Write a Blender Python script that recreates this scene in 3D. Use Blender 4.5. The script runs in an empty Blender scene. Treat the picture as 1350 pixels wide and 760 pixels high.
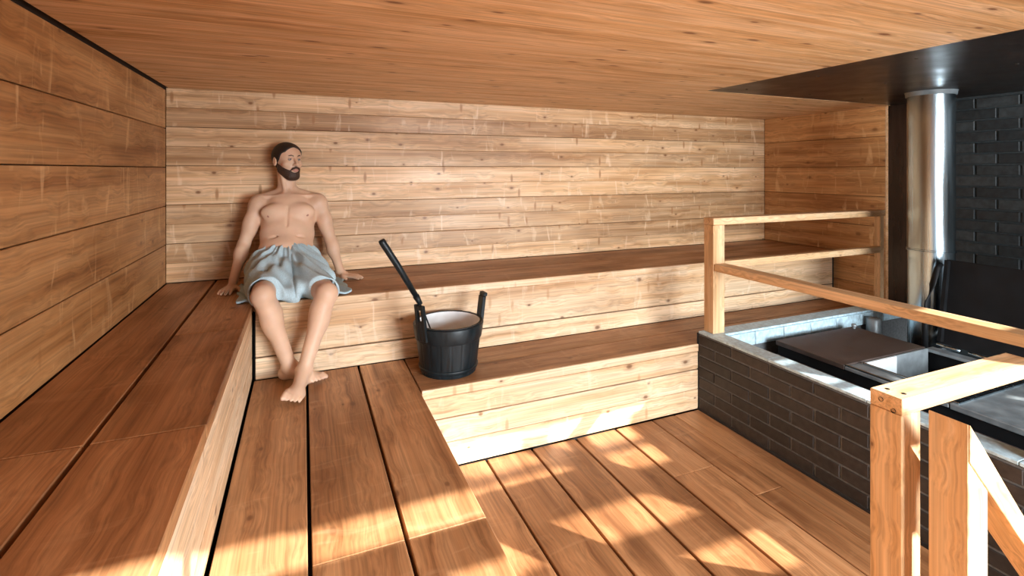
import bpy, bmesh, math, random
import numpy as np
from mathutils import Vector, Matrix, Euler
random.seed(7); rng = np.random.default_rng(3)
C = bpy.context.scene.collection
scene = bpy.context.scene
# ------------------------------------------------------------------ camera, world, sun, exposure
cam_d = bpy.data.cameras.new('camera'); cam = bpy.data.objects.new('camera', cam_d); C.objects.link(cam)
cam.location = (0, 0, 1.541); cam.rotation_euler = (math.radians(90), 0, -0.3946)
cam_d.sensor_width = 36; cam_d.lens = 659.66 / 1350 * 36
cam_d.shift_y = -(380 - 223.84) / 1350
cam_d.clip_start = 0.02
scene.camera = cam
w = bpy.data.worlds.new('sky'); scene.world = w; w.use_nodes = True
bg = w.node_tree.nodes['Background']; bg.inputs[0].default_value = (0.80, 0.90, 1.0, 1); bg.inputs[1].default_value = 0.7
sun_d = bpy.data.lights.new('sun', 'SUN'); sun = bpy.data.objects.new('sun', sun_d); C.objects.link(sun)
sun_d.energy = 16; sun_d.angle = math.radians(0.7); sun_d.color = (1, 0.965, 0.91)
SUN = Vector((-0.525, 0.70, -0.485)).normalized()
sun.rotation_euler = SUN.to_track_quat('-Z', 'Y').to_euler(); sun.location = (3, -4, 4)
ar_d = bpy.data.lights.new('daylight', 'AREA'); ar = bpy.data.objects.new('daylight', ar_d); C.objects.link(ar)
ar_d.shape = 'RECTANGLE'; ar_d.size = 2.2; ar_d.size_y = 1.5; ar_d.energy = 640; ar_d.color = (0.88, 0.95, 1.0)
ar.location = (2.3, -2.3, 1.45); ar.rotation_euler = (math.radians(90), 0, 0)
vs = scene.view_settings
vs.view_transform = 'Standard'; vs.look = 'None'; vs.gamma = 1; vs.use_curve_mapping = False; vs.exposure = 0.3

# ------------------------------------------------------------------ material helpers
def mat(name):
    m = bpy.data.materials.new(name); m.use_nodes = True
    nt = m.node_tree; b = nt.nodes['Principled BSDF']
    return m, nt, b
def N(nt, typ, **kw):
    n = nt.nodes.new(typ)
    for k, v in kw.items():
        if k.startswith('i_'):
            n.inputs[int(k[2:]) if k[2:].isdigit() else k[2:]].default_value = v
        else: setattr(n, k, v)
    return n
def ramp(nt, stops, interp='LINEAR'):
    r = nt.nodes.new('ShaderNodeValToRGB'); r.color_ramp.interpolation = interp
    e = r.color_ramp.elements
    while len(e) > 1: e.remove(e[-1])
    e[0].position = stops[0][0]; e[0].color = tuple(stops[0][1]) + (1,)
    for p, c in stops[1:]:
        x = e.new(p); x.color = tuple(c) + (1,)
    return r
def g(v): return (v, v, v)
def wood(name, light, mid, dark, kth=0.55, rough=0.45, knot=1.0, pale_streak=0.0, tone=0.25, spec=0.4, knot_scale=1.0, knotcol=(0.13, 0.05, 0.018), blotch=0.5, grain=1.0, spike=0.0, kx=4.6, ksz=1.0):
    m, nt, b = mat(name); L = nt.links.new
    tc = N(nt, 'ShaderNodeTexCoord'); oi = N(nt, 'ShaderNodeObjectInfo')
    off = N(nt, 'ShaderNodeVectorMath', operation='SCALE'); off.inputs[0].default_value = (37.3, 91.7, 53.1); L(oi.outputs['Random'], off.inputs['Scale'])
    add = N(nt, 'ShaderNodeVectorMath', operation='ADD'); L(tc.outputs['Object'], add.inputs[0]); L(off.outputs[0], add.inputs[1])
    # knots: elongated cells, only some of them carry one
    mk = N(nt, 'ShaderNodeMapping'); mk.inputs['Scale'].default_value = (kx * knot_scale, 7.5 * knot_scale, 1)
    sx_ = N(nt, 'ShaderNodeSeparateXYZ'); L(add.outputs[0], sx_.inputs[0]); yz_ = N(nt, 'ShaderNodeMath', operation='ADD'); L(sx_.outputs[1], yz_.inputs[0]); L(sx_.outputs[2], yz_.inputs[1])
    c2 = N(nt, 'ShaderNodeCombineXYZ'); L(sx_.outputs[0], c2.inputs[0]); L(yz_.outputs[0], c2.inputs[1]); L(c2.outputs[0], mk.inputs[0])
    vo = N(nt, 'ShaderNodeTexVoronoi', voronoi_dimensions='2D'); vo.inputs['Scale'].default_value = 1.0; vo.inputs['Randomness'].default_value = 0.95; L(mk.outputs[0], vo.inputs['Vector'])
    sep = N(nt, 'ShaderNodeSeparateColor'); L(vo.outputs['Color'], sep.inputs[0])
    gt = N(nt, 'ShaderNodeMath', operation='GREATER_THAN'); gt.inputs[1].default_value = kth; L(sep.outputs[0], gt.inputs[0])
    sz = N(nt, 'ShaderNodeMath', operation='MULTIPLY_ADD'); L(sep.outputs[1], sz.inputs[0]); sz.inputs[1].default_value = 0.085 * ksz; sz.inputs[2].default_value = 0.045 * ksz
    kn = N(nt, 'ShaderNodeMath', operation='LESS_THAN')
    dv = N(nt, 'ShaderNodeMath', operation='DIVIDE'); L(vo.outputs['Distance'], dv.inputs[0]); L(sz.outputs[0], dv.inputs[1])
    kr = ramp(nt, [(0.0, g(1)), (0.28, g(0.85)), (0.5, g(0.25)), (1.0, g(0))]); hf = N(nt, 'ShaderNodeMath', operation='MULTIPLY'); hf.inputs[1].default_value = 0.5
    L(dv.outputs[0], hf.inputs[0]); L(hf.outputs[0], kr.inputs[0])
    km = N(nt, 'ShaderNodeMath', operation='MULTIPLY'); L(kr.outputs[0], km.inputs[0]); L(gt.outputs[0], km.inputs[1])
    km2 = N(nt, 'ShaderNodeMath', operation='MULTIPLY'); L(km.outputs[0], km2.inputs[0]); km2.inputs[1].default_value = knot
    # grain bent round the knots
    halo = ramp(nt, [(0.0, g(1)), (1.0, g(0))]); h2 = N(nt, 'ShaderNodeMath', operation='MULTIPLY'); h2.inputs[1].default_value = 2.2
    L(vo.outputs['Distance'], h2.inputs[0]); L(h2.outputs[0], halo.inputs[0])
    hm = N(nt, 'ShaderNodeMath', operation='MULTIPLY'); L(halo.outputs[0], hm.inputs[0]); hm.inputs[1].default_value = 0.014
    cmb = N(nt, 'ShaderNodeCombineXYZ'); L(hm.outputs[0], cmb.inputs[1]); L(hm.outputs[0], cmb.inputs[2])
    ad2 = N(nt, 'ShaderNodeVectorMath', operation='ADD'); L(add.outputs[0], ad2.inputs[0]); L(cmb.outputs[0], ad2.inputs[1])
    m1 = N(nt, 'ShaderNodeMapping'); m1.inputs['Scale'].default_value = (0.55, 11, 11); L(ad2.outputs[0], m1.inputs[0])
    n1 = N(nt, 'ShaderNodeTexNoise'); n1.inputs['Scale'].default_value = 1.6; n1.inputs['Detail'].default_value = 5; n1.inputs['Distortion'].default_value = 0.25; L(m1.outputs[0], n1.inputs['Vector'])
    m2 = N(nt, 'ShaderNodeMapping'); m2.inputs['Scale'].default_value = (1.6, 120, 120); L(ad2.outputs[0], m2.inputs[0])
    n2 = N(nt, 'ShaderNodeTexNoise'); n2.inputs['Scale'].default_value = 1.0; n2.inputs['Detail'].default_value = 3; L(m2.outputs[0], n2.inputs['Vector'])
    r1 = ramp(nt, [(0.28, dark), (0.46, mid), (0.62, light)]); L(n1.outputs['Fac'], r1.inputs[0])
    gr = ramp(nt, [(0.3, g(1 - 0.32 * grain)), (0.62, g(1.06))]); L(n2.outputs['Fac'], gr.inputs[0])
    mx = N(nt, 'ShaderNodeMix', data_type='RGBA', blend_type='MULTIPLY'); mx.inputs[0].default_value = 1; L(r1.outputs[0], mx.inputs[6]); L(gr.outputs[0], mx.inputs[7])
    # broad blotches along the board (uneven ageing)
    m3 = N(nt, 'ShaderNodeMapping'); m3.inputs['Scale'].default_value = (1.3, 3.2, 3.2); L(add.outputs[0], m3.inputs[0])
    n3 = N(nt, 'ShaderNodeTexNoise'); n3.inputs['Scale'].default_value = 1.3; n3.inputs['Detail'].default_value = 4; n3.inputs['Distortion'].default_value = 0.6; L(m3.outputs[0], n3.inputs['Vector'])
    r3 = ramp(nt, [(0.3, (1 - 0.45 * blotch, 1 - 0.52 * blotch, 1 - 0.6 * blotch)), (0.6, g(1.04))]); L(n3.outputs['Fac'], r3.inputs[0])
    mb = N(nt, 'ShaderNodeMix', data_type='RGBA', blend_type='MULTIPLY'); mb.inputs[0].default_value = 1; L(mx.outputs[2], mb.inputs[6]); L(r3.outputs[0], mb.inputs[7])
    # tone of the single board
    rt = ramp(nt, [(0.0, (1 - tone, 1 - tone * 1.25, 1 - tone * 1.5)), (0.5, g(1 - tone * 0.25)), (1.0, g(1 + tone * 0.3))])
    fr = N(nt, 'ShaderNodeMath', operation='FRACT'); ml = N(nt, 'ShaderNodeMath', operation='MULTIPLY'); ml.inputs[1].default_value = 7.31
    L(oi.outputs['Random'], ml.inputs[0]); L(ml.outputs[0], fr.inputs[0]); L(fr.outputs[0], rt.inputs[0])
    mt = N(nt, 'ShaderNodeMix', data_type='RGBA', blend_type='MULTIPLY'); mt.inputs[0].default_value = 1; L(mb.outputs[2], mt.inputs[6]); L(rt.outputs[0], mt.inputs[7])
    # brown ring in the halo of a knot, then the knot
    hk = N(nt, 'ShaderNodeMix', data_type='RGBA'); L(mt.outputs[2], hk.inputs[6]); hk.inputs[7].default_value = (*knotcol, 1); L(km2.outputs[0], hk.inputs[0])
    out = hk.outputs[2]
    if spike:
        ms = N(nt, 'ShaderNodeMapping'); ms.inputs['Rotation'].default_value = (0, 0, 0.35); ms.inputs['Scale'].default_value = (13, 3.6, 1); L(c2.outputs[0], ms.inputs[0])
        v2 = N(nt, 'ShaderNodeTexVoronoi', voronoi_dimensions='2D'); v2.inputs['Scale'].default_value = 1.0; L(ms.outputs[0], v2.inputs['Vector'])
        s2 = N(nt, 'ShaderNodeSeparateColor'); L(v2.outputs['Color'], s2.inputs[0])
        g2 = N(nt, 'ShaderNodeMath', operation='GREATER_THAN'); g2.inputs[1].default_value = 0.86; L(s2.outputs[0], g2.inputs[0])
        rs = ramp(nt, [(0.0, g(1)), (0.09, g(0.8)), (0.17, g(0))]); L(v2.outputs['Distance'], rs.inputs[0])
        ma = N(nt, 'ShaderNodeMath', operation='MULTIPLY'); L(rs.outputs[0], ma.inputs[0]); L(g2.outputs[0], ma.inputs[1])
        mb_ = N(nt, 'ShaderNodeMath', operation='MULTIPLY'); L(ma.outputs[0], mb_.inputs[0]); mb_.inputs[1].default_value = spike
        mz = N(nt, 'ShaderNodeMix', data_type='RGBA'); L(mb_.outputs[0], mz.inputs[0]); L(out, mz.inputs[6]); mz.inputs[7].default_value = (dark[0] * 0.7, dark[1] * 0.6, dark[2] * 0.5, 1)
        out = mz.outputs[2]
    if pale_streak:  # paler streaks across the board
        m4 = N(nt, 'ShaderNodeMapping'); m4.inputs['Scale'].default_value = (9, 2.2, 2.2); m4.inputs['Rotation'].default_value = (0, 0, 0.12); L(add.outputs[0], m4.inputs[0])
        n4 = N(nt, 'ShaderNodeTexNoise'); n4.inputs['Scale'].default_value = 1.5; n4.inputs['Detail'].default_value = 4; n4.inputs['Distortion'].default_value = 1.2; L(m4.outputs[0], n4.inputs['Vector'])
        r4 = ramp(nt, [(0.6, g(0)), (0.72, g(pale_streak))]); L(n4.outputs['Fac'], r4.inputs[0])
        mc = N(nt, 'ShaderNodeMix', data_type='RGBA'); L(r4.outputs[0], mc.inputs[0]); L(out, mc.inputs[6]); mc.inputs[7].default_value = (min(1, light[0] * 1.15), min(1, light[1] * 1.3), min(1, light[2] * 1.5), 1)
        out = mc.outputs[2]
    L(out, b.inputs['Base Color'])
    rr = ramp(nt, [(0.3, g(rough + 0.12)), (0.7, g(rough - 0.05))]); L(n3.outputs['Fac'], rr.inputs[0]); L(rr.outputs[0], b.inputs['Roughness'])
    b.inputs['Specular IOR Level'].default_value = spec
    bp = N(nt, 'ShaderNodeBump'); bp.inputs['Strength'].default_value = 0.25; bp.inputs['Distance'].default_value = 0.002; L(n2.outputs['Fac'], bp.inputs['Height']); L(bp.outputs[0], b.inputs['Normal'])
    return m
def plain(name, col, rough=0.5, metal=0.0, noise=0.15, scale=20, stretch=(1, 1, 1), bump=0.1, spec=0.5, bdist=0.001):
    m, nt, b = mat(name); L = nt.links.new
    tc = N(nt, 'ShaderNodeTexCoord'); mp = N(nt, 'ShaderNodeMapping'); mp.inputs['Scale'].default_value = stretch; L(tc.outputs['Object'], mp.inputs[0])
    n = N(nt, 'ShaderNodeTexNoise'); n.inputs['Scale'].default_value = scale; n.inputs['Detail'].default_value = 5; L(mp.outputs[0], n.inputs['Vector'])
    r = ramp(nt, [(0.3, tuple(c * (1 - noise) for c in col)), (0.7, tuple(min(1, c * (1 + noise)) for c in col))]); L(n.outputs['Fac'], r.inputs[0]); L(r.outputs[0], b.inputs['Base Color'])
    r2 = ramp(nt, [(0.3, g(max(0.02, rough - 0.08))), (0.7, g(min(1, rough + 0.08)))]); L(n.outputs['Fac'], r2.inputs[0]); L(r2.outputs[0], b.inputs['Roughness'])
    b.inputs['Metallic'].default_value = metal; b.inputs['Specular IOR Level'].default_value = spec
    if bump:
        bp = N(nt, 'ShaderNodeBump'); bp.inputs['Strength'].default_value = bump; bp.inputs['Distance'].default_value = bdist; L(n.outputs['Fac'], bp.inputs['Height']); L(bp.outputs[0], b.inputs['Normal'])
    return m
def brickmat(name, c1, c2, rough=0.75):
    m, nt, b = mat(name); L = nt.links.new
    oi = N(nt, 'ShaderNodeObjectInfo'); tc = N(nt, 'ShaderNodeTexCoord')
    n = N(nt, 'ShaderNodeTexNoise'); n.inputs['Scale'].default_value = 30; n.inputs['Detail'].default_value = 6
    off = N(nt, 'ShaderNodeVectorMath', operation='SCALE'); off.inputs[0].default_value = (17.3, 31.7, 53.1); L(oi.outputs['Random'], off.inputs['Scale'])
    add = N(nt, 'ShaderNodeVectorMath', operation='ADD'); L(tc.outputs['Object'], add.inputs[0]); L(off.outputs[0], add.inputs[1]); L(add.outputs[0], n.inputs['Vector'])
    r = ramp(nt, [(0.0, c1), (1.0, c2)]); L(oi.outputs['Random'], r.inputs[0])
    r2 = ramp(nt, [(0.3, g(0.55)), (0.7, g(1.35))]); L(n.outputs['Fac'], r2.inputs[0])
    mx = N(nt, 'ShaderNodeMix', data_type='RGBA', blend_type='MULTIPLY'); mx.inputs[0].default_value = 1; L(r.outputs[0], mx.inputs[6]); L(r2.outputs[0], mx.inputs[7]); L(mx.outputs[2], b.inputs['Base Color'])
    b.inputs['Roughness'].default_value = rough
    bp = N(nt, 'ShaderNodeBump'); bp.inputs['Strength'].default_value = 0.5; bp.inputs['Distance'].default_value = 0.003; L(n.outputs['Fac'], bp.inputs['Height']); L(bp.outputs[0], b.inputs['Normal'])
    return m

M = {}
M['wall'] = wood('spruce_wall', (0.77, 0.53, 0.32), (0.66, 0.41, 0.215), (0.46, 0.24, 0.10), kth=0.62, ksz=0.72, rough=0.42, knot=1.0, pale_streak=0.45, spike=0.85, tone=0.36, blotch=0.42, knotcol=(0.20, 0.085, 0.03))  # less orange than the side walls: cool window light put into the colour
M['side'] = wood('spruce_side_wall', (0.66, 0.365, 0.155), (0.56, 0.28, 0.105), (0.38, 0.165, 0.055), kth=0.82, rough=0.42, knot=0.8, pale_streak=0.55, spike=0.35, tone=0.24, blotch=0.45, knotcol=(0.16, 0.06, 0.02))
M['ceil'] = wood('spruce_ceiling', (0.84, 0.56, 0.32), (0.74, 0.45, 0.215), (0.55, 0.285, 0.11), kth=0.66, rough=0.5, knot=1.0, tone=0.07, blotch=0.25, knot_scale=1.2, kx=2.6, knotcol=(0.20, 0.08, 0.03))
M['top'] = wood('aged_bench_top', (0.50, 0.265, 0.125), (0.40, 0.195, 0.085), (0.245, 0.105, 0.042), kth=0.85, rough=0.42, knot=0.8, pale_streak=0.25, tone=0.2, blotch=0.75, spec=0.35)
M['lefttop'] = wood('brown_bench_top', (0.60, 0.325, 0.155), (0.49, 0.245, 0.108), (0.30, 0.132, 0.053), kth=0.85, rough=0.42, knot=0.8, pale_streak=0.25, tone=0.2, blotch=0.7, spec=0.35)
M['floor'] = wood('aged_floor', (0.50, 0.25, 0.112), (0.395, 0.185, 0.078), (0.25, 0.105, 0.042), kth=0.9, rough=0.38, knot=0.5, pale_streak=0.2, tone=0.18, blotch=0.75, spec=0.4)
M['riser'] = wood('pale_riser', (0.82, 0.62, 0.42), (0.74, 0.51, 0.31), (0.58, 0.345, 0.17), kth=0.75, rough=0.45, knot=0.9, spike=0.6, tone=0.12, blotch=0.32, pale_streak=0.25)
M['rail'] = wood('planed_rail', (0.76, 0.52, 0.305), (0.68, 0.43, 0.225), (0.54, 0.31, 0.135), kth=0.88, ksz=0.8, rough=0.48, knot=0.9, tone=0.08, blotch=0.2, knot_scale=1.6)
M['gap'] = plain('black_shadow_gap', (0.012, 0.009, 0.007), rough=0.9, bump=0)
M['under'] = plain('dark_backing_board', (0.05, 0.026, 0.013), rough=0.9, bump=0)
M['brick'] = brickmat('black_brown_brick', (0.015, 0.0115, 0.010), (0.033, 0.025, 0.021), 0.6)
M['mortar'] = plain('grey_mortar', (0.11, 0.115, 0.118), rough=0.9, scale=60, noise=0.3, bump=0.4)
M['wbrick'] = brickmat('charcoal_brick', (0.011, 0.015, 0.017), (0.034, 0.042, 0.045), 0.6)
M['wmortar'] = plain('dark_mortar', (0.022, 0.030, 0.033), rough=0.85, scale=60, noise=0.4, bump=0.4)
M['coping'] = plain('grey_mortar_cap', (0.46, 0.62, 0.70), rough=0.42, scale=45, noise=0.25, bump=0.4)
M['black'] = plain('black_steel', (0.006, 0.0065, 0.0075), rough=0.6, metal=0.0, spec=0.2, noise=0.3, scale=12, bump=0.05)
M['blackpanel'] = plain('brown_sheen_steel_panel', (0.030, 0.020, 0.016), rough=0.28, metal=0.6, noise=0.5, scale=6, stretch=(3, 3, 0.3), bump=0.03)  # brown upright reflections put into the streaked base colour
M['shield'] = plain('dark_ceiling_steel', (0.035, 0.025, 0.021), rough=0.36, metal=0.5, noise=0.3, scale=5, bump=0.03)
M['brown'] = plain('sooty_brown_steel', (0.085, 0.062, 0.053), rough=0.5, metal=0.3, noise=0.3, scale=14, bump=0.1)
M['greysteel'] = plain('worn_grey_steel', (0.23, 0.26, 0.275), rough=0.45, metal=0.35, noise=0.3, scale=14, bump=0.1)
M['sunlit_steel'] = plain('sunlit_steel_sheet', (0.72, 0.77, 0.80), rough=0.5, metal=0.4, noise=0.1, scale=12, bump=0.05)  # sunlit brightness of the inner wall put into its colour
M['steel'] = plain('stainless_steel', (0.42, 0.50, 0.545), rough=0.22, metal=1.0, noise=0.06, scale=40, stretch=(1, 1, 0.02), bump=0.03)
M['bucket'] = plain('black_lacquered_wood', (0.007, 0.012, 0.015), spec=0.3, rough=0.42, noise=0.4, scale=10, stretch=(5, 5, 0.6), bump=0.25, bdist=0.002)
M['lining'] = plain('pale_bucket_lining', (0.80, 0.84, 0.86), rough=0.4, noise=0.05, bump=0)
M['screw'] = plain('dark_screw', (0.05, 0.045, 0.04), rough=0.4, metal=0.8, bump=0)
M['zinc'] = plain('zinc_screw', (0.6, 0.62, 0.63), rough=0.35, metal=0.9, bump=0)
M['skin'] = plain('skin', (0.66, 0.43, 0.295), rough=0.48, noise=0.10, scale=9, bump=0.05, spec=0.4)
M['skin'].node_tree.nodes['Principled BSDF'].inputs['Subsurface Weight'].default_value = 0.12
M['skin'].node_tree.nodes['Principled BSDF'].inputs['Subsurface Radius'].default_value = (0.02, 0.008, 0.004)
M['nipple'] = plain('areola', (0.36, 0.17, 0.12), rough=0.55, noise=0.1, bump=0)
M['lips'] = plain('lips', (0.50, 0.22, 0.18), rough=0.45, noise=0.05, bump=0)
M['hair'] = plain('dark_brown_hair', (0.018, 0.011, 0.008), rough=0.6, noise=0.5, scale=160, bump=0.6, bdist=0.003)
M['beard'] = plain('brown_beard', (0.045, 0.022, 0.013), rough=0.65, noise=0.6, scale=160, bump=0.6, bdist=0.003)
M['eyewhite'] = plain('eye_white', (0.22, 0.20, 0.19), rough=0.3, noise=0.02, bump=0)
M['iris'] = plain('iris', (0.06, 0.07, 0.08), rough=0.15, noise=0.1, bump=0)
M['nail'] = plain('nail', (0.75, 0.50, 0.40), rough=0.3, noise=0.03, bump=0)
M['towel'] = plain('blue_grey_terry', (0.45, 0.59, 0.65), rough=0.95, noise=0.16, scale=220, bump=0.9, bdist=0.003, spec=0.1)

# ------------------------------------------------------------------ object helpers
def thing(name, label, cat, loc=(0, 0, 0), group=None):
    o = bpy.data.objects.new(name, None); o.empty_display_size = 0.1; C.objects.link(o); o.location = loc
    o['label'] = label; o['category'] = cat
    if group: o['group'] = group
    return o
def wloc(o):
    v = Vector((0, 0, 0))
    while o is not None:
        v += o.location; o = o.parent
    return v
def link(name, me, m, parent=None, loc=(0, 0, 0), rot=None, label=None, smooth=False):
    o = bpy.data.objects.new(name, me); C.objects.link(o)
    if m is not None and not me.materials: me.materials.append(m)
    loc = Vector(loc)
    if parent is not None:
        loc = loc - wloc(parent); o.parent = parent
    o.location = loc
    if rot is not None: o.rotation_euler = rot
    if label: o['label'] = label
    if smooth:
        for p in me.polygons: p.use_smooth = True
    return o
_cache = {}
def box_me(sx, sy, sz, bev=0.0025, key=None):
    k = (round(sx, 4), round(sy, 4), round(sz, 4), bev, key)
    if k in _cache: return _cache[k]
    bm = bmesh.new(); bmesh.ops.create_cube(bm, size=1)
    for v in bm.verts: v.co = Vector((v.co.x * sx, v.co.y * sy, v.co.z * sz))
    if bev: bmesh.ops.bevel(bm, geom=list(bm.edges), offset=min(bev, min(sx, sy, sz) * 0.3), segments=1, affect='EDGES')
    me = bpy.data.meshes.new('board'); bm.to_mesh(me); bm.free(); _cache[k] = me
    return me
def plank(name, lo, hi, axis, m, parent, bev=0.0025, label=None, thick=None):
    """box between two corners; local x runs along 'axis' so the grain follows the board"""
    lo = Vector(lo); hi = Vector(hi); c = (lo + hi) / 2; s = hi - lo
    if axis == 'X': sx, sy, sz = s.x, s.y, s.z; rot = None
    elif axis == 'Y': sx, sy, sz = s.y, s.x, s.z; rot = (0, 0, math.radians(90))
    else: sx, sy, sz = s.z, s.y, s.x; rot = (0, math.radians(90), 0)
    return link(name, box_me(sx, sy, sz, bev, m.name), m, parent, c, rot, label)
def bx(name, lo, hi, m, parent=None, bev=0.002, label=None, rot=None):
    lo = Vector(lo); hi = Vector(hi); s = hi - lo
    return link(name, box_me(s.x, s.y, s.z, bev, m.name), m, parent, (lo + hi) / 2, rot, label)
def struct(o): o['kind'] = 'structure'; return o
def lathe_me(prof, n=48, close=False):
    bm = bmesh.new(); rings = []
    for r, z in prof:
        rings.append([bm.verts.new((r * math.cos(2 * math.pi * i / n), r * math.sin(2 * math.pi * i / n), z)) for i in range(n)])
    for a, b in zip(rings[:-1], rings[1:]):
        for i in range(n): bm.faces.new((a[i], a[(i + 1) % n], b[(i + 1) % n], b[i]))
    if close:
        bm.faces.new(list(reversed(rings[0]))); bm.faces.new(rings[-1])
    me = bpy.data.meshes.new('turned'); bm.to_mesh(me); bm.free()
    return me
def tube_me(pts, rad, n=12, flat=(1, 1)):
    pts = [Vector(p) for p in pts]; bm = bmesh.new(); rings = []
    rads = rad if isinstance(rad, (list, tuple)) else [rad] * len(pts)
    up = Vector((0, 0, 1))
    for i, p in enumerate(pts):
        t = (pts[min(i + 1, len(pts) - 1)] - pts[max(i - 1, 0)]).normalized()
        a = t.cross(up if abs(t.z) < 0.95 else Vector((1, 0, 0))).normalized(); b2 = t.cross(a)
        rings.append([bm.verts.new(p + (a * math.cos(2 * math.pi * j / n) * flat[0] + b2 * math.sin(2 * math.pi * j / n) * flat[1]) * rads[i]) for j in range(n)])
    for r1, r2 in zip(rings[:-1], rings[1:]):
        for j in range(n): bm.faces.new((r1[j], r1[(j + 1) % n], r2[(j + 1) % n], r2[j]))
    bm.faces.new(list(reversed(rings[0]))); bm.faces.new(rings[-1])
    bmesh.ops.recalc_face_normals(bm, faces=bm.faces)
    me = bpy.data.meshes.new('tube'); bm.to_mesh(me); bm.free()
    return me
def prism_me(poly, lo, hi, axis=1):
    """polygon in the plane across 'axis', extruded from lo to hi along it"""
    bm = bmesh.new()
    def pt(p, t):
        q = list(p); q.insert(axis, t); return q
    a = [bm.verts.new(pt(p, lo)) for p in poly]; b = [bm.verts.new(pt(p, hi)) for p in poly]
    n = len(poly); bm.faces.new(a); bm.faces.new(list(reversed(b)))
    for i in range(n): bm.faces.new((a[(i + 1) % n], a[i], b[i], b[(i + 1) % n]))
    bmesh.ops.recalc_face_normals(bm, faces=bm.faces)
    me = bpy.data.meshes.new('prism'); bm.to_mesh(me); bm.free()
    return me

# ------------------------------------------------------------------ room measures (metres)
X0, X1, YB, YF = -0.796, 4.339, 3.721, -0.28
ZC, ZB, ZD = 2.055, 0.827, 0.421          # ceiling, upper bench, lower bench and deck
XL, XD, YU, YL = -0.25, 0.543, 2.985, 2.518   # left bench edge, deck edge, upper bench edge, lower bench edge
YE = 2.572                                # end of the timber on the right wall
PX, PY, PZ = 2.343, 2.53, 0.49            # brick enclosure
# ------------------------------------------------------------------ structure
T = 0.02
wb = struct(bx('wall_back', (X0 - 0.1, YB + T, 0), (X1 + 0.1, YB + T + 0.08, ZC + 0.03), M['under'], bev=0))
zs = [ZC - 0.012 - 0.123 * i for i in range(11)]
def wall_rows(n, z0, h):
    r = []
    for i in range(n):
        gp = 0.0028 if i % 2 == 1 else 0.0007
        r.append((z0 - (i + 1) * h + gp, z0 - i * h))
    return r
for a, b in wall_rows(10, ZC, 0.1228):
    plank('wall_plank', (X0 + 0.001, YB, a), (X1 - 0.001, YB + T, b), 'X', M['wall'], wb)
wl = struct(bx('wall_left', (X0 - T - 0.08, YF, 0), (X0 - T, YB + T, ZC + 0.03), M['under'], bev=0))
for i, (a, b) in enumerate([(ZC - 0.014 - (k + 1) * 0.2435 + 0.004, ZC - 0.014 - k * 0.2435) for k in range(5)]):
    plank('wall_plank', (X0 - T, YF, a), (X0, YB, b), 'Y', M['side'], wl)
wr = struct(bx('wall_right', (X1 + T, YF, 0), (X1 + T + 0.08, YB + T, ZC + 0.03), M['under'], bev=0))
for a, b in [(max(0.02, ZC - (k + 1) * 0.2456 + 0.003), ZC - k * 0.2456) for k in range(9) if ZC - k * 0.2456 > 0.05]:
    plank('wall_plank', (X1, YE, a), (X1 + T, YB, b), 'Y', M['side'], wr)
bx('end_trim', (X1 - 0.001, YE - 0.022, 0.4), (X1 + T, YE - 0.001, ZC - 0.001), M['rail'], wr)
ce = struct(bx('ceiling', (X0 - T, YF, ZC + T), (X1 + T, YB + T, ZC + T + 0.06), M['under'], bev=0))
y = YB; cw = 0.128
while y > YF + 0.02:
    lo = max(y - cw + 0.0003, YF); xe = X1 if lo > 2.52 else 2.43
    if y > 2.53 > lo and xe == 2.43: lo = 2.53; xe = X1; nxt = 2.53
    else: nxt = y - cw
    plank('ceiling_board', (X0 + 0.012, lo, ZC), (xe, y, ZC + T), 'X', M['ceil'], ce, bev=0.0006)
    y = nxt
# black steel heat shield in the ceiling above the stove
sh = thing('heat_shield', 'flat black steel plate set in the timber ceiling above the stove', 'heat shield', (3.38, 1.1, ZC))
bx('steel_plate', (2.432, YF, ZC + 0.001), (X1 + T, 2.528, ZC + 0.019), M['shield'], sh, bev=0.001)
sc_me = lathe_me([(0.0, -0.003), (0.006, -0.003), (0.008, 0)], 10)
for sx, sy in [(2.62, 2.38), (2.62, 1.9), (2.62, 1.42), (3.2, 2.38), (3.2, 1.9), (3.2, 1.3), (3.75, 2.38), (2.62, 0.95)]:
    link('screw', sc_me, M['screw'], sh, (sx, sy, ZC + 0.001))
# floor boards
fl = struct(bx('floor', (X0 - T, YF, -0.10), (X1 + T, YB + T, -0.045), M['gap'], bev=0))
fx = [(0.36, 0.622), (0.634, 0.889), (0.901, 1.155), (1.167, 1.432), (1.444, 1.701), (1.713, 1.971), (1.979, 2.146), (2.150, 2.338)]
for i, (a, b) in enumerate(fx):
    cuts = [YF, YL - 0.012]
    if i == 5: cuts = [YF, 2.0, YL - 0.012]
    if i == 6: cuts = [YF, 1.74, YL - 0.012]
    if i == 3: cuts = [YF, 0.7, YL - 0.012]
    for c0, c1 in zip(cuts[:-1], cuts[1:]):
        plank('floor_plank', (a, c0 + 0.001, -0.045), (b, c1 - 0.001, 0), 'Y', M['floor'], fl)
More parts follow.
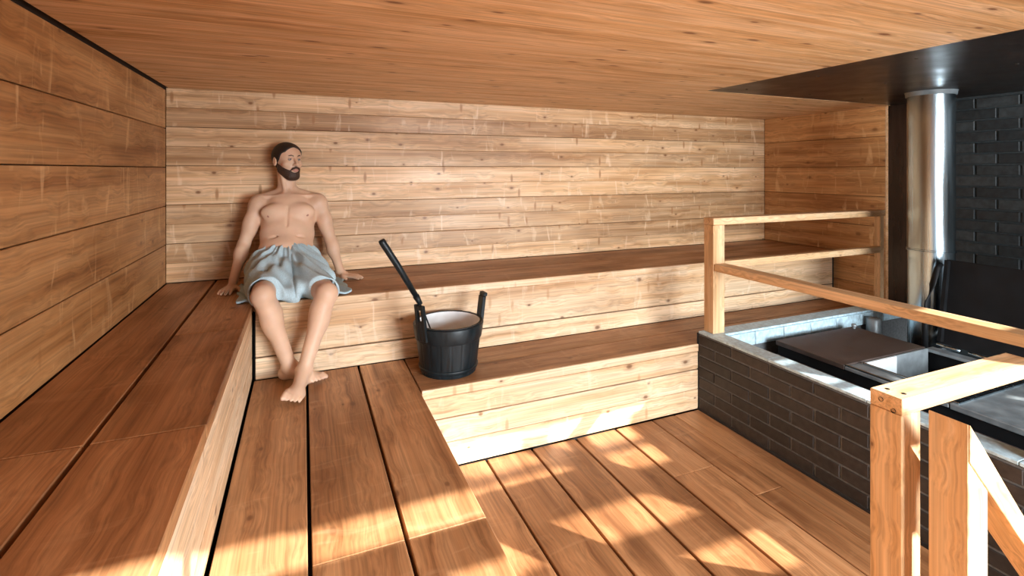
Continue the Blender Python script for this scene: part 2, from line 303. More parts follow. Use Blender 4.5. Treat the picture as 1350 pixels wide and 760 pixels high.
# window wall behind the camera: big panes, horizontal timber louvres in the upper part
wf = struct(bx('wall_front', (X0 - T, YF - 0.10, -0.05), (X1 + T, YF, 0.16), M['under'], bev=0))
win = bpy.data.objects.new('window_1', None); C.objects.link(win); win['kind'] = 'structure'; win.location = (1.8, YF, 0.16)
bx('transom', (X0 - T, YF - 0.014, 2.046), (X1 + T, YF, 2.12), M['rail'], win)
for a, b in [(1.79, 1.845), (1.55, 1.675), (1.29, 1.41), (1.03, 1.15)]:
    bx('transom', (X0, YF - 0.014, a), (X1, YF, b), M['rail'], win)
for xm, hw in ((3.29, 0.09), (1.0, 0.03)):
    bx('mullion', (xm - hw, YF - 0.030, 0.16), (xm + hw, YF - 0.015, 2.03), M['rail'], win)
bx('mullion', (3.95, YF - 0.06, 0.16), (4.30, YF - 0.015, 2.03), M['rail'], win)
bx('sun_block_panel', (1.45, YF - 0.028, 1.79), (2.78, YF - 0.016, 2.05), M['rail'], win)  # panels added out of view to block the sun between the bars
bx('sun_block_panel', (X0, YF - 0.028, 1.845), (1.449, YF - 0.016, 2.05), M['rail'], win)
bx('sun_block_panel', (X0, YF - 0.028, 1.285), (1.60, YF - 0.016, 1.60), M['rail'], win)
bx('sun_block_panel', (3.39, YF - 0.028, 0.9), (3.94, YF - 0.016, 1.60), M['rail'], win)

# brick wall on the right, behind the stove
def bricks(parent, plane, a0, a1, z0, z1, pl, ph, joint, m, depth=0.02, face=1, seed=0):
    """running bond on a plane of constant X or Y; 'face' is the outward sign"""
    r = random.Random(seed); z = z0; row = 0; ax, pos = plane; me_c = {}
    while z < z1 - 0.02:
        h = min(ph, z1 - z) - joint; s = a0 - (pl / 2 if row % 2 else 0)
        while s < a1 - 0.001:
            b0, b1 = max(s, a0), min(s + pl - joint, a1)
            if b1 - b0 > 0.02:
                d = depth * (0.85 + 0.3 * r.random()); c = (b0 + b1) / 2; L = round(b1 - b0, 3); hh = round(h, 3)
                me = box_me(0.03, L, hh, 0.003, m.name)
                off = pos + face * (d - 0.015)
                if ax == 'X': link('brick', me, m, parent, (off, c, z + h / 2), (r.uniform(-.004, .004), 0, 0))
                else: link('brick', me, m, parent, (c, off, z + h / 2), (0, r.uniform(-.004, .004), math.radians(90)))
            s += pl
        z += ph; row += 1
bwall = struct(bx('wall_right_brick', (X1 + 0.001, YF, 0), (X1 + T, 2.115, ZC), M['wmortar'], bev=0))
bricks(bwall, ('X', X1 + 0.001), 0.55, 2.11, 0.42, ZC - 0.005, 0.24, 0.0775, 0.012, M['wbrick'], 0.008, -1, 2)
pn = struct(bx('trim_1', (X1 - 0.002, 2.12, 0.0), (X1 + T, YE - 0.023, ZC - 0.001), M['blackpanel'], bev=0.001))

# ------------------------------------------------------------------ benches and deck
def bench(name, label, loc, group=None): return thing(name, label, 'bench', loc, group)
lb = bench('sauna_bench', 'long upper bench of two wide boards along the left wall', ((X0 + XL) / 2, 1.7, 0))
for a, b in [(X0 + 0.006, -0.527), (-0.514, XL)]:
    for c0, c1 in ([(YF, 1.617), (1.621, 3.715)] if a < -0.6 else [(YF, 1.617), (1.621, 2.545), (2.549, 3.715)]):
        plank('seat_board', (a, c0, ZB - 0.045), (b, c1, ZB), 'Y', M['lefttop'], lb)
for a, b in [(0.665, 0.781), (0.548, 0.663), (0.432, 0.546)]:
    plank('front_board', (XL - 0.022, YF, a), (XL - 0.001, YU - 0.02, b), 'Y', M['riser'], lb)
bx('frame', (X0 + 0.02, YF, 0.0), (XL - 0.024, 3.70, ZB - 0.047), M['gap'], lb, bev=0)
ub = bench('sauna_bench', 'upper bench along the back wall with dark top and pale front boards', ((XL + X1) / 2, 3.35, 0))
y0 = YU
for a, b in [(YU, 3.352), (3.356, 3.718)]:
    plank('seat_board', (XL + 0.002, a, ZB - 0.043), (X1 - 0.002, b, ZB), 'X', M['top'] if a > 3 else M['top'], ub)
plank('nosing', (XL + 0.014, YU - 0.018, ZB - 0.043), (X1 - 0.008, YU - 0.0005, ZB + 0.0005), 'X', M['riser'], ub)
plank('front_board', (XL + 0.014, YU - 0.012, 0.543), (X1 - 0.055, YU + 0.01, ZB - 0.044), 'X', M['riser'], ub)
plank('front_board', (XL + 0.014, YU - 0.012, ZD + 0.002), (X1 - 0.055, YU + 0.01, 0.536), 'X', M['riser'], ub)
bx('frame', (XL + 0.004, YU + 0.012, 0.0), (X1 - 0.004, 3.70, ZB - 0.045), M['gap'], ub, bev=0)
dk = thing('sauna_deck', 'raised walking deck of three wide brown boards beside the left bench', 'deck', (0.15, 1.3, 0))
for a, b, cc in [(XL + 0.008, 0.011, None), (0.023, 0.282, 1.519), (0.294, XD, 1.519)]:
    segs = [(YF, YU - 0.016)] if cc is None else [(YF, cc - 0.001), (cc + 0.001, YU - 0.016)]
    for c0, c1 in segs: plank('deck_board', (a, c0, ZD - 0.045), (b, c1, ZD), 'Y', M['lefttop'], dk)
for a, b in [(0.21, 0.374), (0.02, 0.206)]:
    plank('side_board', (XD - 0.025, YF, a), (XD - 0.002, YL - 0.02, b), 'Y', M['riser'], dk)
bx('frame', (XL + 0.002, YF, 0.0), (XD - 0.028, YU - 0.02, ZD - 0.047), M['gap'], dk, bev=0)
lo = bench('sauna_bench', 'lower bench with brown top and pale front boards, carrying the black bucket', (2.4, 2.75, 0))
for a, b in [(YL, 2.745), (2.749, YU - 0.014)]:
    plank('seat_board', (XD + 0.008, a, ZD - 0.046), (X1 - 0.004, b, ZD), 'X', M['top'], lo)
plank('nosing', (XD + 0.008, YL - 0.016, ZD - 0.046), (PX - 0.004, YL - 0.0005, ZD + 0.0005), 'X', M['riser'], lo)
for a, b in [(0.262, 0.371), (0.134, 0.256), (0.006, 0.132)]:
    plank('front_board', (XD + 0.008, YL - 0.010, a), (PX - 0.004, YL + 0.012, b), 'X', M['riser'], lo)
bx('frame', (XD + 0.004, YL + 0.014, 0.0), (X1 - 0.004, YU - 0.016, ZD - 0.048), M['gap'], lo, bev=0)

# ------------------------------------------------------------------ brick enclosure round the stove
pit = thing('brick_enclosure', 'low enclosure of dark bricks with grey mortar cap around the stove', 'brick wall', (PX + 0.05, 1.3, 0))
PYf = PY - 0.018
bx('mortar_core', (PX + 0.004, YF + 0.02, 0.0), (PX + 0.10, PYf - 0.004, PZ - 0.004), M['mortar'], pit, bev=0)
bx('mortar_core', (PX + 0.104, PYf - 0.10, 0.0), (X1 - 0.004, PYf - 0.004, PZ - 0.004), M['mortar'], pit, bev=0)
bricks(pit, ('X', PX + 0.004), 0.15, PYf - 0.002, 0.012, PZ - 0.002, 0.262, 0.0685, 0.010, M['brick'], 0.006, -1, 5)
bx('base_strip', (PX - 0.008, YF + 0.02, 0.001), (PX - 0.002, PYf, 0.016), M['gap'], pit, bev=0)
bx('corner_strip', (PX - 0.004, PYf - 0.002, 0.0), (PX + 0.03, PYf + 0.006, PZ), M['gap'], pit, bev=0)
yy = PYf
while yy > 0.1:
    bx('coping', (PX + 0.002, yy - 0.52, PZ - 0.002), (PX + 0.112, yy - 0.001, PZ + 0.012), M['coping'], pit); yy -= 0.521
xx = PX + 0.113
while xx < X1 - 0.3:
    x2 = min(xx + 0.26, X1 - 0.005); bx('coping', (xx, PYf - 0.112, PZ - 0.002), (x2 - 0.001, PYf, PZ + 0.012), M['coping'], pit)
    bx('lining_block', (xx, PYf - 0.118, PZ - 0.085), (x2 - 0.006, PYf - 0.101, PZ - 0.003), M['coping'], pit); xx = x2
bx('pit_floor', (PX + 0.104, YF + 0.02, 0.0), (X1 - 0.004, PYf - 0.104, 0.03), M['gap'], pit, bev=0)

# ------------------------------------------------------------------ stove
SX0, SX1, SY0, SY1, SZ = 2.785, 3.60, 0.75, 2.305, 0.45
st = thing('sauna_stove', 'large black steel stove with flat lids, one lid raised, inside the brick enclosure', 'stove', (3.2, 1.5, 0.03))
bx('side_panel', (SX0 + 0.01, SY0, 0.03), (SX0 + 0.03, SY1 - 0.01, SZ - 0.03), M['black'], st)
bx('side_panel', (SX1 - 0.03, SY0, 0.03), (SX1 - 0.01, SY1 - 0.01, SZ - 0.03), M['black'], st)
bx('end_panel', (SX0 + 0.032, SY1 - 0.03, 0.03), (SX1 - 0.032, SY1 - 0.01, SZ - 0.03), M['black'], st)
bx('end_panel', (SX0 + 0.032, SY0, 0.03), (SX1 - 0.032, SY0 + 0.02, SZ - 0.03), M['black'], st)
bx('lid', (SX0, 1.865, SZ - 0.028), (3.53, SY1, SZ), M['brown'], st, bev=0.003, label='closed brown steel lid')
bx('lid', (SX0, 0.78, SZ - 0.028), (SX1, 1.372, SZ), M['greysteel'], st, bev=0.003, label='grey steel lid at the near end')
bx('lid_edge', (SX0 + 0.02, 1.345, SZ), (SX1, 1.372, SZ + 0.008), M['steel'], st, bev=0.001)
bx('rim', (SX0, 1.376, SZ - 0.025), (SX0 + 0.13, 1.862, SZ - 0.006), M['greysteel'], st)
bx('rim', (SX1 - 0.07, 1.376, SZ - 0.025), (SX1, 1.862, SZ - 0.006), M['greysteel'], st)
bx('rim_flange', (SX0 + 0.004, 1.40, SZ - 0.006), (SX0 + 0.012, 1.862, SZ + 0.004), M['steel'], st, bev=0.001)
bx('rim_flange', (SX0 + 0.118, 1.40, SZ - 0.006), (SX0 + 0.128, 1.84, SZ + 0.006), M['steel'], st, bev=0.001)
bx('inner_wall', (SX0 + 0.13, 1.842, 0.27), (SX0 + 0.43, 1.856, SZ - 0.004), M['sunlit_steel'], st)
bx('inner_wall', (SX0 + 0.433, 1.848, 0.27), (SX1 - 0.07, 1.860, SZ - 0.004), M['greysteel'], st)
bx('inner_wall', (SX0 + 0.12, 1.376, 0.2), (SX0 + 0.129, 1.84, SZ - 0.026), M['black'], st)
bx('firebox_top', (SX0 + 0.04, 1.0, 0.20), (SX1 - 0.04, 1.838, 0.22), M['black'], st)
bx('side_bar', (SX0 - 0.075, SY0, 0.37), (SX0 - 0.045, SY1 - 0.05, 0.385), M['brown'], st)
bx('side_tray', (SX0 - 0.20, SY0, 0.27), (SX0 + 0.008, SY1 - 0.02, 0.28), M['black'], st)
link('lid_knob', lathe_me([(0.0, 0.03), (0.014, 0.03), (0.016, 0.018), (0.009, 0.01), (0.009, 0.0)], 16), M['greysteel'], st, (3.49, 2.27, SZ), smooth=True)
# hinge and raised lid
for hy in (1.45, 1.62, 1.78):
    link('hinge', tube_me([(0, -0.06, 0), (0, 0.06, 0)], 0.011), M['steel'], st, (SX1 + 0.004, hy, SZ + 0.012), smooth=True)
ldm = prism_me([(0, 0), (0.018, -0.003), (0.095, 0.508), (0.077, 0.511)], 0.9, 1.832, 1)
ld = link('lid', ldm, M['black'], st, (0, 0, 0), label='raised black steel lid leaning open'); ld.location = Vector((SX1 + 0.015, 0, SZ + 0.022)) - wloc(st)
rb = link('lid_rim', prism_me([(-0.03, 0.02), (0.0, 0.015), (0.078, 0.500), (0.050, 0.510)], 1.812, 1.832, 1), M['black'], ld, (0, 0, 0)); rb.location = (0, 0, 0)
link('support_arm', tube_me([(3.655, 1.846, 0.955), (3.63, 1.85, 0.93), (3.585, 1.855, 0.83), (3.55, 1.862, 0.72), (3.535, 1.868, 0.60), (3.535, 1.868, 0.452)], 0.016), M['black'], st, (0, 0, 0), smooth=True)
# flue
FX, FY, FR = 3.82, 1.985, 0.127
fu = thing('flue_pipe', 'wide polished stainless steel flue pipe rising from stove to ceiling', 'chimney pipe', (FX, FY, 0.03))
link('pipe', lathe_me([(FR - 0.004, 0.03), (FR - 0.004, 1.008)], 72), M['steel'], fu, (FX, FY, 0), smooth=True)
link('pipe', lathe_me([(FR - 0.002, 1.02), (FR - 0.002, ZC - 0.02)], 72), M['steel'], fu, (FX, FY, 0), smooth=True)
link('joint_band', lathe_me([(FR - 0.004, 1.004), (FR + 0.003, 1.006), (FR + 0.003, 1.012), (FR - 0.001, 1.014), (FR + 0.002, 1.016), (FR + 0.002, 1.022), (FR - 0.002, 1.024)], 72), M['steel'], fu, (FX, FY, 0))
link('ceiling_collar', lathe_me([(FR - 0.001, ZC - 0.03), (FR + 0.006, ZC - 0.028), (FR + 0.008, ZC - 0.003), (FR + 0.012, ZC - 0.001)], 72), M['greysteel'], fu, (FX, FY, 0), smooth=True)
pc = link('water_pipe_stub', lathe_me([(0.0, 0.14), (0.04, 0.14), (0.047, 0.13), (0.047, 0.0)], 32), M['greysteel'], None, (3.80, 2.30, 0.03 + 0.31), smooth=True)
pc.name = 'pipe_cap'; pc['label'] = 'small grey steel pipe cap at the back right corner inside the enclosure'; pc['category'] = 'pipe'
pc.location = (3.80, 2.33, 0.31)
bpy.data.objects['pipe_cap'].location.z = 0.33
link('pipe_body', lathe_me([(0.045, -0.30), (0.045, 0.0)], 24), M['greysteel'], pc, (3.80, 2.33, 0.33), smooth=True)

# ------------------------------------------------------------------ railings
def rail_screw(parent, p, axis='Z'):
    rot = None if axis == 'Z' else (0, math.radians(90), 0)
    link('screw', lathe_me([(0.0, 0.0012), (0.0065, 0.0012), (0.0065, -0.002)], 10), M['screw'], parent, p, rot)
far = thing('railing', 'pale timber railing on the far corner post, with one long rail running forward', 'railing', (2.44, PYf - 0.05, PZ + 0.012))
fy0, fy1 = 2.425, 2.505
plank('post', (2.385, fy0, PZ + 0.012), (2.480, fy1, 1.188), 'Z', M['rail'], far)
plank('post', (4.040, 2.430, PZ + 0.012), (4.084, 2.476, 1.188), 'Z', M['rail'], far)
plank('rail', (2.385, fy0 - 0.004, 1.189), (4.088, fy1 + 0.004, 1.234), 'X', M['rail'], far, label='top rail')
plank('rail', (2.482, fy0, 0.912), (4.039, fy0 + 0.045, 0.957), 'X', M['rail'], far, label='middle rail')
plank('rail', (2.388, 0.84, 0.900), (2.478, fy0 - 0.006, 0.945), 'Y', M['rail'], far, label='long rail running forward')
plank('post', (2.388, 0.84, PZ + 0.013), (2.478, 0.93, 0.899), 'Z', M['rail'], far)
near = thing('railing', 'square front post with two screws on top, carrying a thick beam across the enclosure', 'railing', (1.66, 0.96, 0))
plank('post', (1.616, 0.913, 0.001), (1.706, 1.003, 0.8185), 'Z', M['rail'], near)
plank('beam', (1.616, 0.911, 0.819), (2.386, 1.003, 0.867), 'X', M['rail'], near)
for a, b in [(1.655, 0.975), (1.665, 0.935)]: rail_screw(near, (a, b, 0.867))
rail_screw(near, (1.615, 0.97, 0.845), 'X'); rail_screw(near, (1.615, 0.935, 0.825), 'X')
hr = thing('handrail', 'shorter square post nearest the camera with a rail sloping down to the right', 'railing', (1.67, 0.80, 0))
hz = 0.867
sl = 1.165
def zt(x): return hz - 0.002 - sl * (x - 1.6235)
def cut_post(x0, x1, y0, y1):            # post whose top is sawn to the slope of the rail
    R = Matrix.Rotation(math.radians(90), 3, 'Y'); c = Vector(((x0 + x1) / 2, (y0 + y1) / 2, 0.4)); bm = bmesh.new()
    A, B = [[bm.verts.new(R.inverted() @ (Vector((x, t, z)) - c)) for x, z in ((x0, 0.001), (x1, 0.001), (x1, zt(x1)), (x0, zt(x0)))] for t in (y0, y1)]
    bm.faces.new(A); bm.faces.new(list(reversed(B)))
    for k in range(4): bm.faces.new((A[(k + 1) % 4], A[k], B[k], B[(k + 1) % 4]))
    bmesh.ops.recalc_face_normals(bm, faces=bm.faces); bmesh.ops.bevel(bm, geom=list(bm.edges), offset=0.002, segments=1, affect='EDGES')
    me = bpy.data.meshes.new('post'); bm.to_mesh(me); bm.free()
    return me, c, R.to_euler()
me, c_, e_ = cut_post(1.622, 1.714, 0.757, 0.849)
link('post', me, M['rail'], hr, c_, e_)
rp = Vector((1, 0, -sl)).normalized(); ang = math.atan(sl)
Lr = 1.02; wv = 0.10 * math.cos(ang)        # rail depth measured square to its length
def slope_rail():
    x_a, z_a = 1.6235, zt(1.6235) + 0.001; x_b = 2.325; z_b = zt(x_b)
    pts = [(x_a, z_a), (x_b, z_b), (x_b, max(z_b - 0.10, 0.002)), (x_a, z_a - 0.10)]
    c = Vector(((x_a + x_b) / 2, 0.803, (z_a + z_b) / 2))
    R = Matrix.Rotation(-ang, 3, 'Y')       # local x along the rail
    bm = bmesh.new(); A = []; B = []
    for x, z in pts:
        for t, Lst in ((0.7525, A), (0.848, B)):
            Lst.append(bm.verts.new(R @ (Vector((x, t, z)) - c)))
    bm.faces.new(A); bm.faces.new(list(reversed(B)))
    for k in range(4): bm.faces.new((A[(k + 1) % 4], A[k], B[k], B[(k + 1) % 4]))
    bmesh.ops.recalc_face_normals(bm, faces=bm.faces); bmesh.ops.bevel(bm, geom=list(bm.edges), offset=0.002, segments=1, affect='EDGES')
    me = bpy.data.meshes.new('slope'); bm.to_mesh(me); bm.free()
    return me, c, R.inverted().to_euler()
me, c_, e_ = slope_rail()
link('sloping_rail', me, M['rail'], hr, c_, e_)

# ------------------------------------------------------------------ bucket and ladle
BX, BY, BZ = 0.752, 2.735, ZD + 0.0015
bk = thing('sauna_bucket', 'black wooden bucket with pale lining standing on the lower bench', 'bucket', (BX, BY, BZ))
def stave_ring(n, rb, rt, h, th, bulge=0.0025):
    bm = bmesh.new(); tot = n * 6; rings = []
    for (r, z, ins) in [(rb, 0, 0), (rb + (rt - rb) * 0.5, h * 0.5, 0), (rt, h, 0), (rt - th, h, 1), (rb - th, 0.015, 1)]:
        ring = []
        for k in range(tot):
            a = 2 * math.pi * k / tot; q = abs(((k % 6) / 6.0) - 0.0); notch = 0.0012 if (k % 6 == 0 and not ins) else 0
            ring.append(bm.verts.new(((r - notch) * math.cos(a), (r - notch) * math.sin(a), z)))
        rings.append(ring)
    for a, b in zip(rings[:-1], rings[1:]):
        for i in range(tot): bm.faces.new((a[i], a[(i + 1) % tot], b[(i + 1) % tot], b[i]))
    bm.faces.new(list(reversed(rings[0])))
    me = bpy.data.meshes.new('staves'); bm.to_mesh(me); bm.free()
    return me
BH, RB, RT = 0.275, 0.155, 0.190
link('stave_wall', stave_ring(18, RB, RT, BH, 0.014), M['bucket'], bk, (BX, BY, BZ))
def rr(z): return RB + (RT - RB) * z / BH
link('lining', lathe_me([(rr(0.02) - 0.018, 0.02), (rr(0.2) - 0.0175, 0.2), (rr(BH) - 0.0165, BH - 0.006), (rr(BH) - 0.0135, BH - 0.003)], 64), M['lining'], bk, (BX, BY, BZ), smooth=True)
link('lining_base', lathe_me([(0.0, 0.022), (rr(0.02) - 0.016, 0.022)], 64), M['lining'], bk, (BX, BY, BZ))
for z0, z1, t in [(0.018, 0.042, 0.006), (0.185, BH - 0.004, 0.0075)]:
    link('band', lathe_me([(rr(z0), z0), (rr(z0) + t * 0.7, z0 + 0.002), (rr(z0) + t, z0 + 0.006), (rr(z1) + t, z1 - 0.006), (rr(z1) + t * 0.7, z1 - 0.002), (rr(z1) - 0.002, z1)], 64), M['bucket'], bk, (BX, BY, BZ), smooth=True)
link('water', lathe_me([(0.0, 0.165), (rr(0.165) - 0.0165, 0.165)], 64), M['lining'], bk, (BX, BY, BZ)) if False else None
# two upright handle staves, the left one with slots
def lug(side, slots):
    bm = bmesh.new()
    a = math.radians(208 if side < 0 else 6)
    c = Vector((math.cos(a), math.sin(a), 0)); t = Vector((-math.sin(a), math.cos(a), 0))
    def boxl(t0, t1, z0, z1, d0=0.0, d1=0.019):
        vs = []
        for zz in (z0, z1):
            for tt in (t0, t1):
                for dd in (d0, d1):
                    vs.append(bm.verts.new(c * (rr(min(zz, BH + 0.16)) - 0.004 + dd) + t * tt + Vector((0, 0, zz))))
        f = [(0, 1, 3, 2), (4, 6, 7, 5), (0, 4, 5, 1), (2, 3, 7, 6), (0, 2, 6, 4), (1, 5, 7, 3)]
        for q in f: bm.faces.new([vs[i] for i in q])
    if slots:
        boxl(-0.036, -0.014, 0.20, 0.40); boxl(0.014, 0.036, 0.20, 0.40); boxl(-0.014, 0.014, 0.372, 0.40); boxl(-0.014, 0.014, 0.20, 0.31)
    else:
        boxl(-0.030, 0.030, 0.20, 0.385, 0.0, 0.022); boxl(-0.030, 0.030, 0.385, 0.405, 0.004, 0.028)
    bmesh.ops.recalc_face_normals(bm, faces=bm.faces); bmesh.ops.bevel(bm, geom=list(bm.edges), offset=0.003, segments=1, affect='EDGES')
    me = bpy.data.meshes.new('lug'); bm.to_mesh(me); bm.free(); return me
link('handle_stave', lug(-1, True), M['bucket'], bk, (BX, BY, BZ), label='slotted handle stave')
link('handle_stave', lug(1, False), M['bucket'], bk, (BX, BY, BZ))
la = thing('ladle', 'black long-handled ladle leaning in the bucket', 'ladle', (0.66, 2.70, 0.60))
link('handle', tube_me([(0.372, 2.655, 1.175), (0.378, 2.656, 1.163), (0.46, 2.665, 1.03), (0.562, 2.68, 0.853)], [0.0165, 0.0185, 0.0175, 0.0145], 14), M['bucket'], la, (0, 0, 0), smooth=True)
link('socket', tube_me([(0.556, 2.679, 0.863), (0.582, 2.683, 0.815)], [0.018, 0.013], 14), M['bucket'], la, (0, 0, 0), smooth=True)
link('rod', tube_me([(0.575, 2.682, 0.83), (0.60, 2.69, 0.775), (0.66, 2.71, 0.62), (0.70, 2.72, 0.53)], 0.0045, 8), M['bucket'], la, (0, 0, 0), smooth=True)
link('scoop', lathe_me([(0.0, 0.0), (0.03, 0.004), (0.045, 0.02), (0.05, 0.045), (0.047, 0.045), (0.041, 0.022), (0.028, 0.008), (0.0, 0.005)], 24), M['black'], la, (0.735, 2.735, 0.49), (0.2, 0.5, 0), smooth=True)

# ------------------------------------------------------------------ smooth-union solids -> one skin (for the man)
class Field:
    def __init__(s, lo, hi, h):
        s.lo = np.array(lo, float); s.h = h; s.n = np.ceil((np.array(hi) - s.lo) / h).astype(int) + 1
        s.F = np.full(s.n, 0.3, np.float32)
    def block(s, lo, hi, pad):
        a = np.maximum(np.floor((np.array(lo) - pad - s.lo) / s.h).astype(int), 0)
        b = np.minimum(np.ceil((np.array(hi) + pad - s.lo) / s.h).astype(int) + 1, s.n)
        ax = [s.lo[i] + s.h * np.arange(a[i], b[i]) for i in range(3)]
        P = np.stack(np.meshgrid(*ax, indexing='ij'), -1).astype(np.float32)
        return tuple(slice(a[i], b[i]) for i in range(3)), P
    def add(s, fn, lo, hi, k=0.02):
        sl_, P = s.block(lo, hi, 3 * k + 0.012)
        if 0 in P.shape: return
        d = fn(P); f = s.F[sl_]
        if k <= 0: s.F[sl_] = np.minimum(f, d); return
        hh = np.clip(0.5 + 0.5 * (f - d) / k, 0, 1); s.F[sl_] = f * (1 - hh) + d * hh - k * hh * (1 - hh)
    def sub(s, fn, lo, hi, k=0.01):
        sl_, P = s.block(lo, hi, 3 * k + 0.012)
        d = -fn(P); f = s.F[sl_]
        hh = np.clip(0.5 - 0.5 * (f - d) / k, 0, 1); s.F[sl_] = f * (1 - hh) + d * hh + k * hh * (1 - hh)
    def cone(s, a, b, ra, rb, k=0.02, sub=False):
        a = np.array(a, np.float32); b = np.array(b, np.float32); ab = b - a; L2 = float(ab @ ab)
        def fn(P):
            t = np.clip(((P - a) @ ab) / L2, 0, 1); q = P - a - t[..., None] * ab
            return np.sqrt((q * q).sum(-1)) - (ra + (rb - ra) * t)
        r = max(ra, rb); lo = np.minimum(a, b) - r; hi = np.maximum(a, b) + r
        (s.sub if sub else s.add)(fn, lo, hi, k)
    def ell(s, c, r, k=0.02, R=None, sub=False):
        c = np.array(c, np.float32); r = np.array(r, np.float32); Rm = np.eye(3, dtype=np.float32) if R is None else np.array(R, np.float32)
        def fn(P):
            q = (P - c) @ Rm; k0 = np.sqrt(((q / r) ** 2).sum(-1)); k1 = np.sqrt(((q / (r * r)) ** 2).sum(-1)) + 1e-6
            return k0 * (k0 - 1) / k1
        m_ = float(r.max()); (s.sub if sub else s.add)(fn, c - m_, c + m_, k)
    def full(s):
        ax = [s.lo[i] + s.h * np.arange(s.n[i]) for i in range(3)]
        return np.stack(np.meshgrid(*ax, indexing='ij'), -1).astype(np.float32)
    def mesh(s, name):
        F = s.F; S = F < 0
        cnt = np.zeros(np.array(F.shape) - 1, np.int8); cor = [(i, j, k) for i in (0, 1) for j in (0, 1) for k in (0, 1)]
        nx, ny, nz = cnt.shape
        for i, j, k in cor: cnt += S[i:i + nx, j:j + ny, k:k + nz]
        act = (cnt > 0) & (cnt < 8); idx = np.argwhere(act); vid = np.full(cnt.shape, -1, np.int64); vid[act] = np.arange(len(idx))
        acc = np.zeros((len(idx), 3)); num = np.zeros(len(idx))
        for e0 in cor:
            for ax_ in range(3):
                if e0[ax_]: continue
                e1 = list(e0); e1[ax_] = 1
                p0 = idx + np.array(e0); p1 = idx + np.array(e1)
                f0 = F[tuple(p0.T)]; f1 = F[tuple(p1.T)]; mk_ = (f0 < 0) != (f1 < 0)
                t = np.where(mk_, f0 / (f0 - f1 + 1e-12), 0)
                pt = p0 + t[:, None] * (p1 - p0); acc[mk_] += pt[mk_]; num[mk_] += 1
        V = s.lo + s.h * acc / num[:, None]
        faces = []
        for ax_ in range(3):
            o1, o2 = (ax_ + 1) % 3, (ax_ + 2) % 3
            sa = [slice(None)] * 3; sb = [slice(None)] * 3; sa[ax_] = slice(0, -1); sb[ax_] = slice(1, None)
            A = S[tuple(sa)]; B = S[tuple(sb)]; ch = np.argwhere(A != B)
            ok = (ch[:, o1] > 0) & (ch[:, o2] > 0) & (ch[:, o1] < F.shape[o1] - 1) & (ch[:, o2] < F.shape[o2] - 1); ch = ch[ok]
            def gv(d1, d2):
                q = ch.copy(); q[:, o1] -= d1; q[:, o2] -= d2; return vid[tuple(q.T)]
            quad = np.stack([gv(1, 1), gv(0, 1), gv(0, 0), gv(1, 0)], 1)
            ins = A[tuple(ch.T)]; quad[~ins] = quad[~ins][:, ::-1]; faces.append(quad)
        Q = np.concatenate(faces)
        me = bpy.data.meshes.new(name); me.vertices.add(len(V)); me.vertices.foreach_set('co', V.astype(np.float32).ravel())
        me.loops.add(len(Q) * 4); me.loops.foreach_set('vertex_index', Q.astype(np.int32).ravel())
        me.polygons.add(len(Q)); me.polygons.foreach_set('loop_start', np.arange(0, len(Q) * 4, 4, dtype=np.int32)); me.polygons.foreach_set('loop_total', np.full(len(Q), 4, np.int32))
        me.update(calc_edges=True); me.validate()
        me.polygons.foreach_set('use_smooth', np.ones(len(me.polygons), bool))
        return me

# ------------------------------------------------------------------ the man
PH = math.radians(33)
HC = np.array((-0.098, 3.592, 1.598)); HF = np.array((math.sin(PH), -math.cos(PH), 0.03)); HF /= np.linalg.norm(HF)
HL = np.array((math.cos(PH), math.sin(PH), 0.0)); HU = np.cross(HL, HF) * -1.0
if HU[2] < 0: HU = -HU
HR = np.stack([HL, HF, HU], 1)           # columns: left, forward, up
def hp(l, f, u): return HC + HL * l + HF * f + HU * u
def head(Fd, g_=0.0):
    """head solids; g_ thickens them"""
    Fd.ell(hp(0, -0.014, 0.032), (0.077 + g_, 0.096 + g_, 0.086 + g_), 0.02, HR)
    Fd.ell(hp(0, 0.030, 0.040), (0.066 + g_, 0.058 + g_, 0.058 + g_), 0.02, HR)
    Fd.ell(hp(0, 0.024, -0.040), (0.058 + g_, 0.066 + g_, 0.072 + g_), 0.03, HR)
    Fd.ell(hp(0, 0.058, -0.100), (0.028 + g_, 0.028 + g_, 0.024 + g_), 0.03, HR)
    for sd in (-1, 1):
        Fd.cone(hp(0.050 * sd, -0.004, -0.055), hp(0.022 * sd, 0.055, -0.103), 0.016 + g_, 0.015 + g_, 0.025)
B_ = Field((-0.47, 2.52, 0.405), (0.37, 3.735, 1.735), 0.0052)
# head
head(B_)
for sd in (-1, 1):
    B_.cone(hp(0.012 * sd, 0.084, 0.030), hp(0.046 * sd, 0.066, 0.030), 0.012, 0.009, 0.010)       # brows
    B_.ell(hp(0.044 * sd, 0.055, -0.022), (0.022, 0.024, 0.018), 0.02, HR)                           # cheekbones
    B_.ell(hp(0.031 * sd, 0.094, 0.008), (0.017, 0.017, 0.0115), 0.006, HR, sub=True)                 # sockets
    B_.ell(hp(0.080 * sd, -0.012, -0.004), (0.009, 0.019, 0.031), 0.006, HR)                         # ears
    B_.ell(hp(0.088 * sd, -0.008, -0.002), (0.005, 0.009, 0.014), 0.004, HR, sub=True)
B_.cone(hp(0, 0.086, 0.022), hp(0, 0.114, -0.026), 0.0095, 0.0130, 0.008)
for sd in (-1, 1): B_.ell(hp(0.012 * sd, 0.098, -0.030), (0.009, 0.010, 0.007), 0.006, HR)
B_.ell(hp(0, 0.088, -0.064), (0.024, 0.010, 0.008), 0.006, HR)
